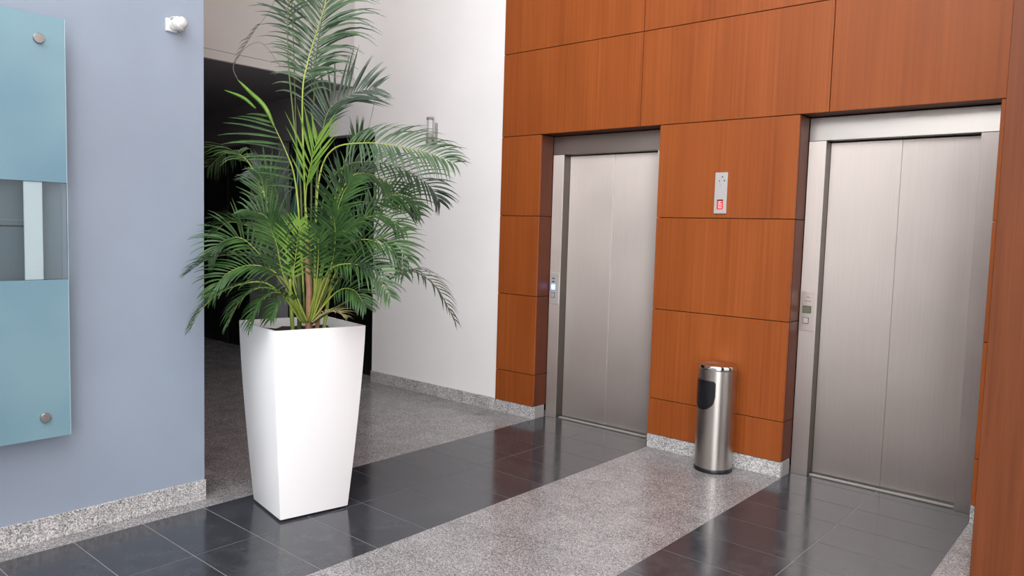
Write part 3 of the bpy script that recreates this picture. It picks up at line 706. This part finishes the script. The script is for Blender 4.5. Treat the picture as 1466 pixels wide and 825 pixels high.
for (nm, pts, t0, pairs, L, ang, droop, facing, mt, indiv, sides) in FRONDS:
    P = catmull([lp(p) for p in pts], 40)
    thick = 0.0048 if len(pts) > 5 else 0.0036
    rm = M['rachis'] if mt in ('bright', 'pale', 'mid') else M['rachis_dark']
    if mt == 'dry': rm = M['leaf_dry']
    rad = [thick * (1.25 - 1.05 * (i / 39)) for i in range(40)]
    if nm == 'O': rad = [r * 0.55 for r in rad]
    fr = mesh_obj('frond', tube_bm(P, rad, 6), rm, palm, True)
    joined = None if indiv else bmesh.new()
    lm = M['leaf_' + mt]
    for k in range(pairs):
        t = t0 + (1 - t0) * (k + 0.3) / pairs
        s = (k + 0.3) / pairs
        fi = t * 39; i = min(int(fi), 38); p = P[i].lerp(P[i + 1], fi - i); T = (P[i + 1] - P[max(i - 1, 0)]).normalized()
        if facing == 0: ref = Vector((0, 0, 1))
        elif facing == 1: ref = Vector((0, -1, 0.25))
        else: ref = Vector((0, -0.75, 0.75))
        N_ = (ref - T * ref.dot(T))
        if N_.length < 0.1: N_ = Vector((0, -1, 0.2))
        N_.normalize(); S = T.cross(N_).normalized()
        prof_ = (0.55 + 1.2 * s if s < 0.3 else 0.91 + 0.09 * math.cos((s - .3) * 5)) * (1.0 if s < 0.6 else 1 - 0.62 * ((s - .6) / .4) ** 1.5)
        for sd in ((-1, 1) if sides == 2 else (-1,)):
            a = math.radians(ang * (1.12 - 0.45 * s) + rng.uniform(-6, 6))
            d0 = T * math.cos(a) + S * (sd * math.sin(a)) + N_ * (0.30 + rng.uniform(-.12, .12))
            ln = L * prof_ * rng.uniform(0.88, 1.1)
            if nm == 'B' and sd < 0: ln *= 0.68
            w = (0.0062 if L > 0.13 else 0.0042) * rng.uniform(0.85, 1.15)
            dr = droop * rng.uniform(0.75, 1.25)
            pp = p + T * rng.uniform(-.004, .004)
            if indiv:
                o = mesh_obj('leaflet', leaflet(bmesh.new(), pp, d0, N_, ln, w, dr), lm, fr, True)
            else: leaflet(joined, pp, d0, N_, ln, w, dr)
    if joined is not None:
        o = mesh_obj('leaflets', joined, lm, fr, True); o['kind'] = 'stuff'
for k, tpts in enumerate(TRUNKS):
    pp = catmull([lp((p[0], p[1], p[2] if i else PH - 0.08)) for i, p in enumerate(tpts)], 16)
    r0 = (0.016, 0.010, 0.010, 0.009, 0.008)[k]
    mesh_obj('stem', tube_bm(pp, [r0 * (1.15 - 0.4 * i / 15 + (0.10 if i % 4 == 0 else 0)) for i in range(16)], 10), M['trunk'] if k in (0, 2) else M['rachis_dark'] if k == 1 else M['rachis'], palm, True)
mesh_obj('plant_stake', tube_bm([lp(p) for p in STAKE], 0.004, 8), M['stake'], palm, True)
mesh_obj('dry_filament', tube_bm(catmull([lp(p) for p in WIRE], 10), 0.0013, 5), M['thread'], palm, True)
mesh_obj('dry_filament', tube_bm(catmull([lp(p) for p in THREAD], 20), 0.0013, 5), M['thread'], palm, True)
def blade(pts, wmax):
    b = bmesh.new(); Q = catmull([lp(p) for p in pts], 14); prev = None
    for i, p in enumerate(Q):
        t = i / 13; T = (Q[min(i + 1, 13)] - Q[max(i - 1, 0)]).normalized(); S = T.cross(Vector((0, -1, 0))).normalized(); wd = wmax * (math.sin(math.pi * min(1, t * .9 + .1)) ** .7 if t < .97 else .1)
        cur = (b.verts.new(p - S * wd), b.verts.new(p + Vector((0, -wd * .7, 0))), b.verts.new(p + S * wd), b.verts.new(p + Vector((0, wd * .7, 0))))
        if prev:
            for j in range(4): b.faces.new((prev[j], prev[(j + 1) % 4], cur[(j + 1) % 4], cur[j]))
        prev = cur
    return b
mesh_obj('spear_leaf', blade(SPEAR, 0.011), M['leaf_bright'], palm, True)
mesh_obj('spear_leaf', blade(SPEAR2, 0.008), M['leaf_bright'], palm, True)

# ------------------------------------------------------------------ glass sign on the grey wall
GX = XG + 0.085
sign = empty('glass_sign', (XG, -3.75, 0.47)); tag(sign, 'frosted teal glass sign on steel standoffs on the grey wall', 'sign')
def GB(name, x0, x1, y0, y1, z0, z1, mat, parent=None, bev=0.0008):
    return mesh_obj(name, box_bm(x0 - XG, x1 - XG, y0 + 3.75, y1 + 3.75, z0 - 0.47, z1 - 0.47, bev), mat, parent or sign)
YR, YLF = -3.212, -4.30
GB('frosted_pane', GX, GX + 0.010, YLF, YR, 1.584, 2.272, M['frosted'])
GB('frosted_pane', GX, GX + 0.010, YLF, YR, 0.484, 1.170, M['frosted'])
GB('clear_pane', GX, GX + 0.010, YLF, YR, 1.1702, 1.5838, M['clear'])
GB('pane_edge', GX + 0.0005, GX + 0.0095, YR, YR + 0.0015, 0.485, 2.271, M['glass_edge'], None, 0)
GB('back_plate', XG + 0.002, XG + 0.008, YLF + .05, -3.345, 1.10, 1.65, M['plate_dark'])  # plates, lines and strip stand in for what the clear band shows
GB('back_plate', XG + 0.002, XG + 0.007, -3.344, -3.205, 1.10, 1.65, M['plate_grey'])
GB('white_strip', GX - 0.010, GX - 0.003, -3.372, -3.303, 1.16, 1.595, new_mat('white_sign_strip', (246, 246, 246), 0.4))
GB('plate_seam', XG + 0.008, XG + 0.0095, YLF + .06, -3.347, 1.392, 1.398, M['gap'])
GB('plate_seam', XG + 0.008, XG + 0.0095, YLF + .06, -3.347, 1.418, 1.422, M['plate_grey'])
for y in (-3.312, -4.20):
    for z in (2.172, 0.578):
        b = lathe_bm([(0, 0), (0.010, 0), (0.010, 0.0845), (0.009, 0.0960), (0.0195, 0.0960), (0.0205, 0.0975), (0.0205, 0.105), (0.019, 0.107), (0, 0.1075)], 28, 'x')
        bmesh.ops.translate(b, verts=b.verts, vec=(0.0005, y + 3.75, z - 0.47))
        shade_auto(mesh_obj('standoff', b, M['standoff'], sign))

# ------------------------------------------------------------------ white detector on the grey wall
det = empty('motion_detector', (XG, -2.706, 2.37)); tag(det, 'small white detector mounted high on the grey wall', 'detector')
mesh_obj('mounting_plate', box_bm(0, 0.012, -0.036, 0.020, -0.032, 0.030, 0.003), M['white_plastic'], det)
b = lathe_bm([(0, 0), (0.020, 0), (0.024, 0.006), (0.024, 0.016), (0, 0.018)], 24, 'x'); bmesh.ops.translate(b, verts=b.verts, vec=(0.012, 0.0, 0.0))
shade_auto(mesh_obj('swivel', b, M['white_plastic'], det))
b = lathe_bm([(0, 0), (0.030, 0), (0.034, 0.006), (0.034, 0.022), (0.028, 0.028), (0.024, 0.044), (0.017, 0.050), (0, 0.052)], 28, 'z')
bmesh.ops.rotate(b, verts=b.verts, matrix=Matrix.Rotation(math.radians(70), 3, 'Y')); bmesh.ops.rotate(b, verts=b.verts, matrix=Matrix.Rotation(math.radians(25), 3, 'Z'))
bmesh.ops.translate(b, verts=b.verts, vec=(0.030, 0.006, 0.0))
shade_auto(mesh_obj('housing', b, M['white_plastic'], det), 40)
mesh_obj('hood', box_bm(0.012, 0.050, -0.020, 0.034, 0.026, 0.033, 0.003), M['white_plastic'], det)

# ------------------------------------------------------------------ little wall lamp on the white wall
wl = empty('wall_lamp', (-1.16, 0.010, 2.14)); tag(wl, 'small pale tube wall lamp on the white wall beside the palm', 'lamp')
def tube_part(name, prof, mat, loc, n=24):
    b = lathe_bm(prof, n); bmesh.ops.translate(b, verts=b.verts, vec=loc); return shade_auto(mesh_obj(name, b, mat, wl), 40)
LY = -0.055
tube_part('socket', [(0, 0), (0.026, 0), (0.030, 0.006), (0.030, 0.072), (0.026, 0.078), (0, 0.078)], M['pale_metal'], (0, LY, 0))
tube_part('glass_tube', [(0, 0), (0.0245, 0), (0.0245, 0.118), (0, 0.118)], M['lamp_glass'], (0, LY, 0.079))
tube_part('cap', [(0, 0), (0.029, 0), (0.031, 0.004), (0.031, 0.018), (0.028, 0.021), (0, 0.021)], M['pale_metal'], (0, LY, 0.198))
mesh_obj('back_rail', box_bm(0.026, 0.040, -0.022, -0.0005, 0.0, 0.175, 0.003), M['pale_metal'], wl)
mesh_obj('arm', box_bm(0.018, 0.040, LY, -0.010, 0.020, 0.050, 0.003), M['pale_metal'], wl)
b = lathe_bm([(0, 0), (0.019, 0), (0.021, 0.004), (0.021, 0.020), (0, 0.024)], 20, 'x'); bmesh.ops.translate(b, verts=b.verts, vec=(0.032, -0.040, 0.036))
shade_auto(mesh_obj('knob', b, M['pale_metal'], wl))
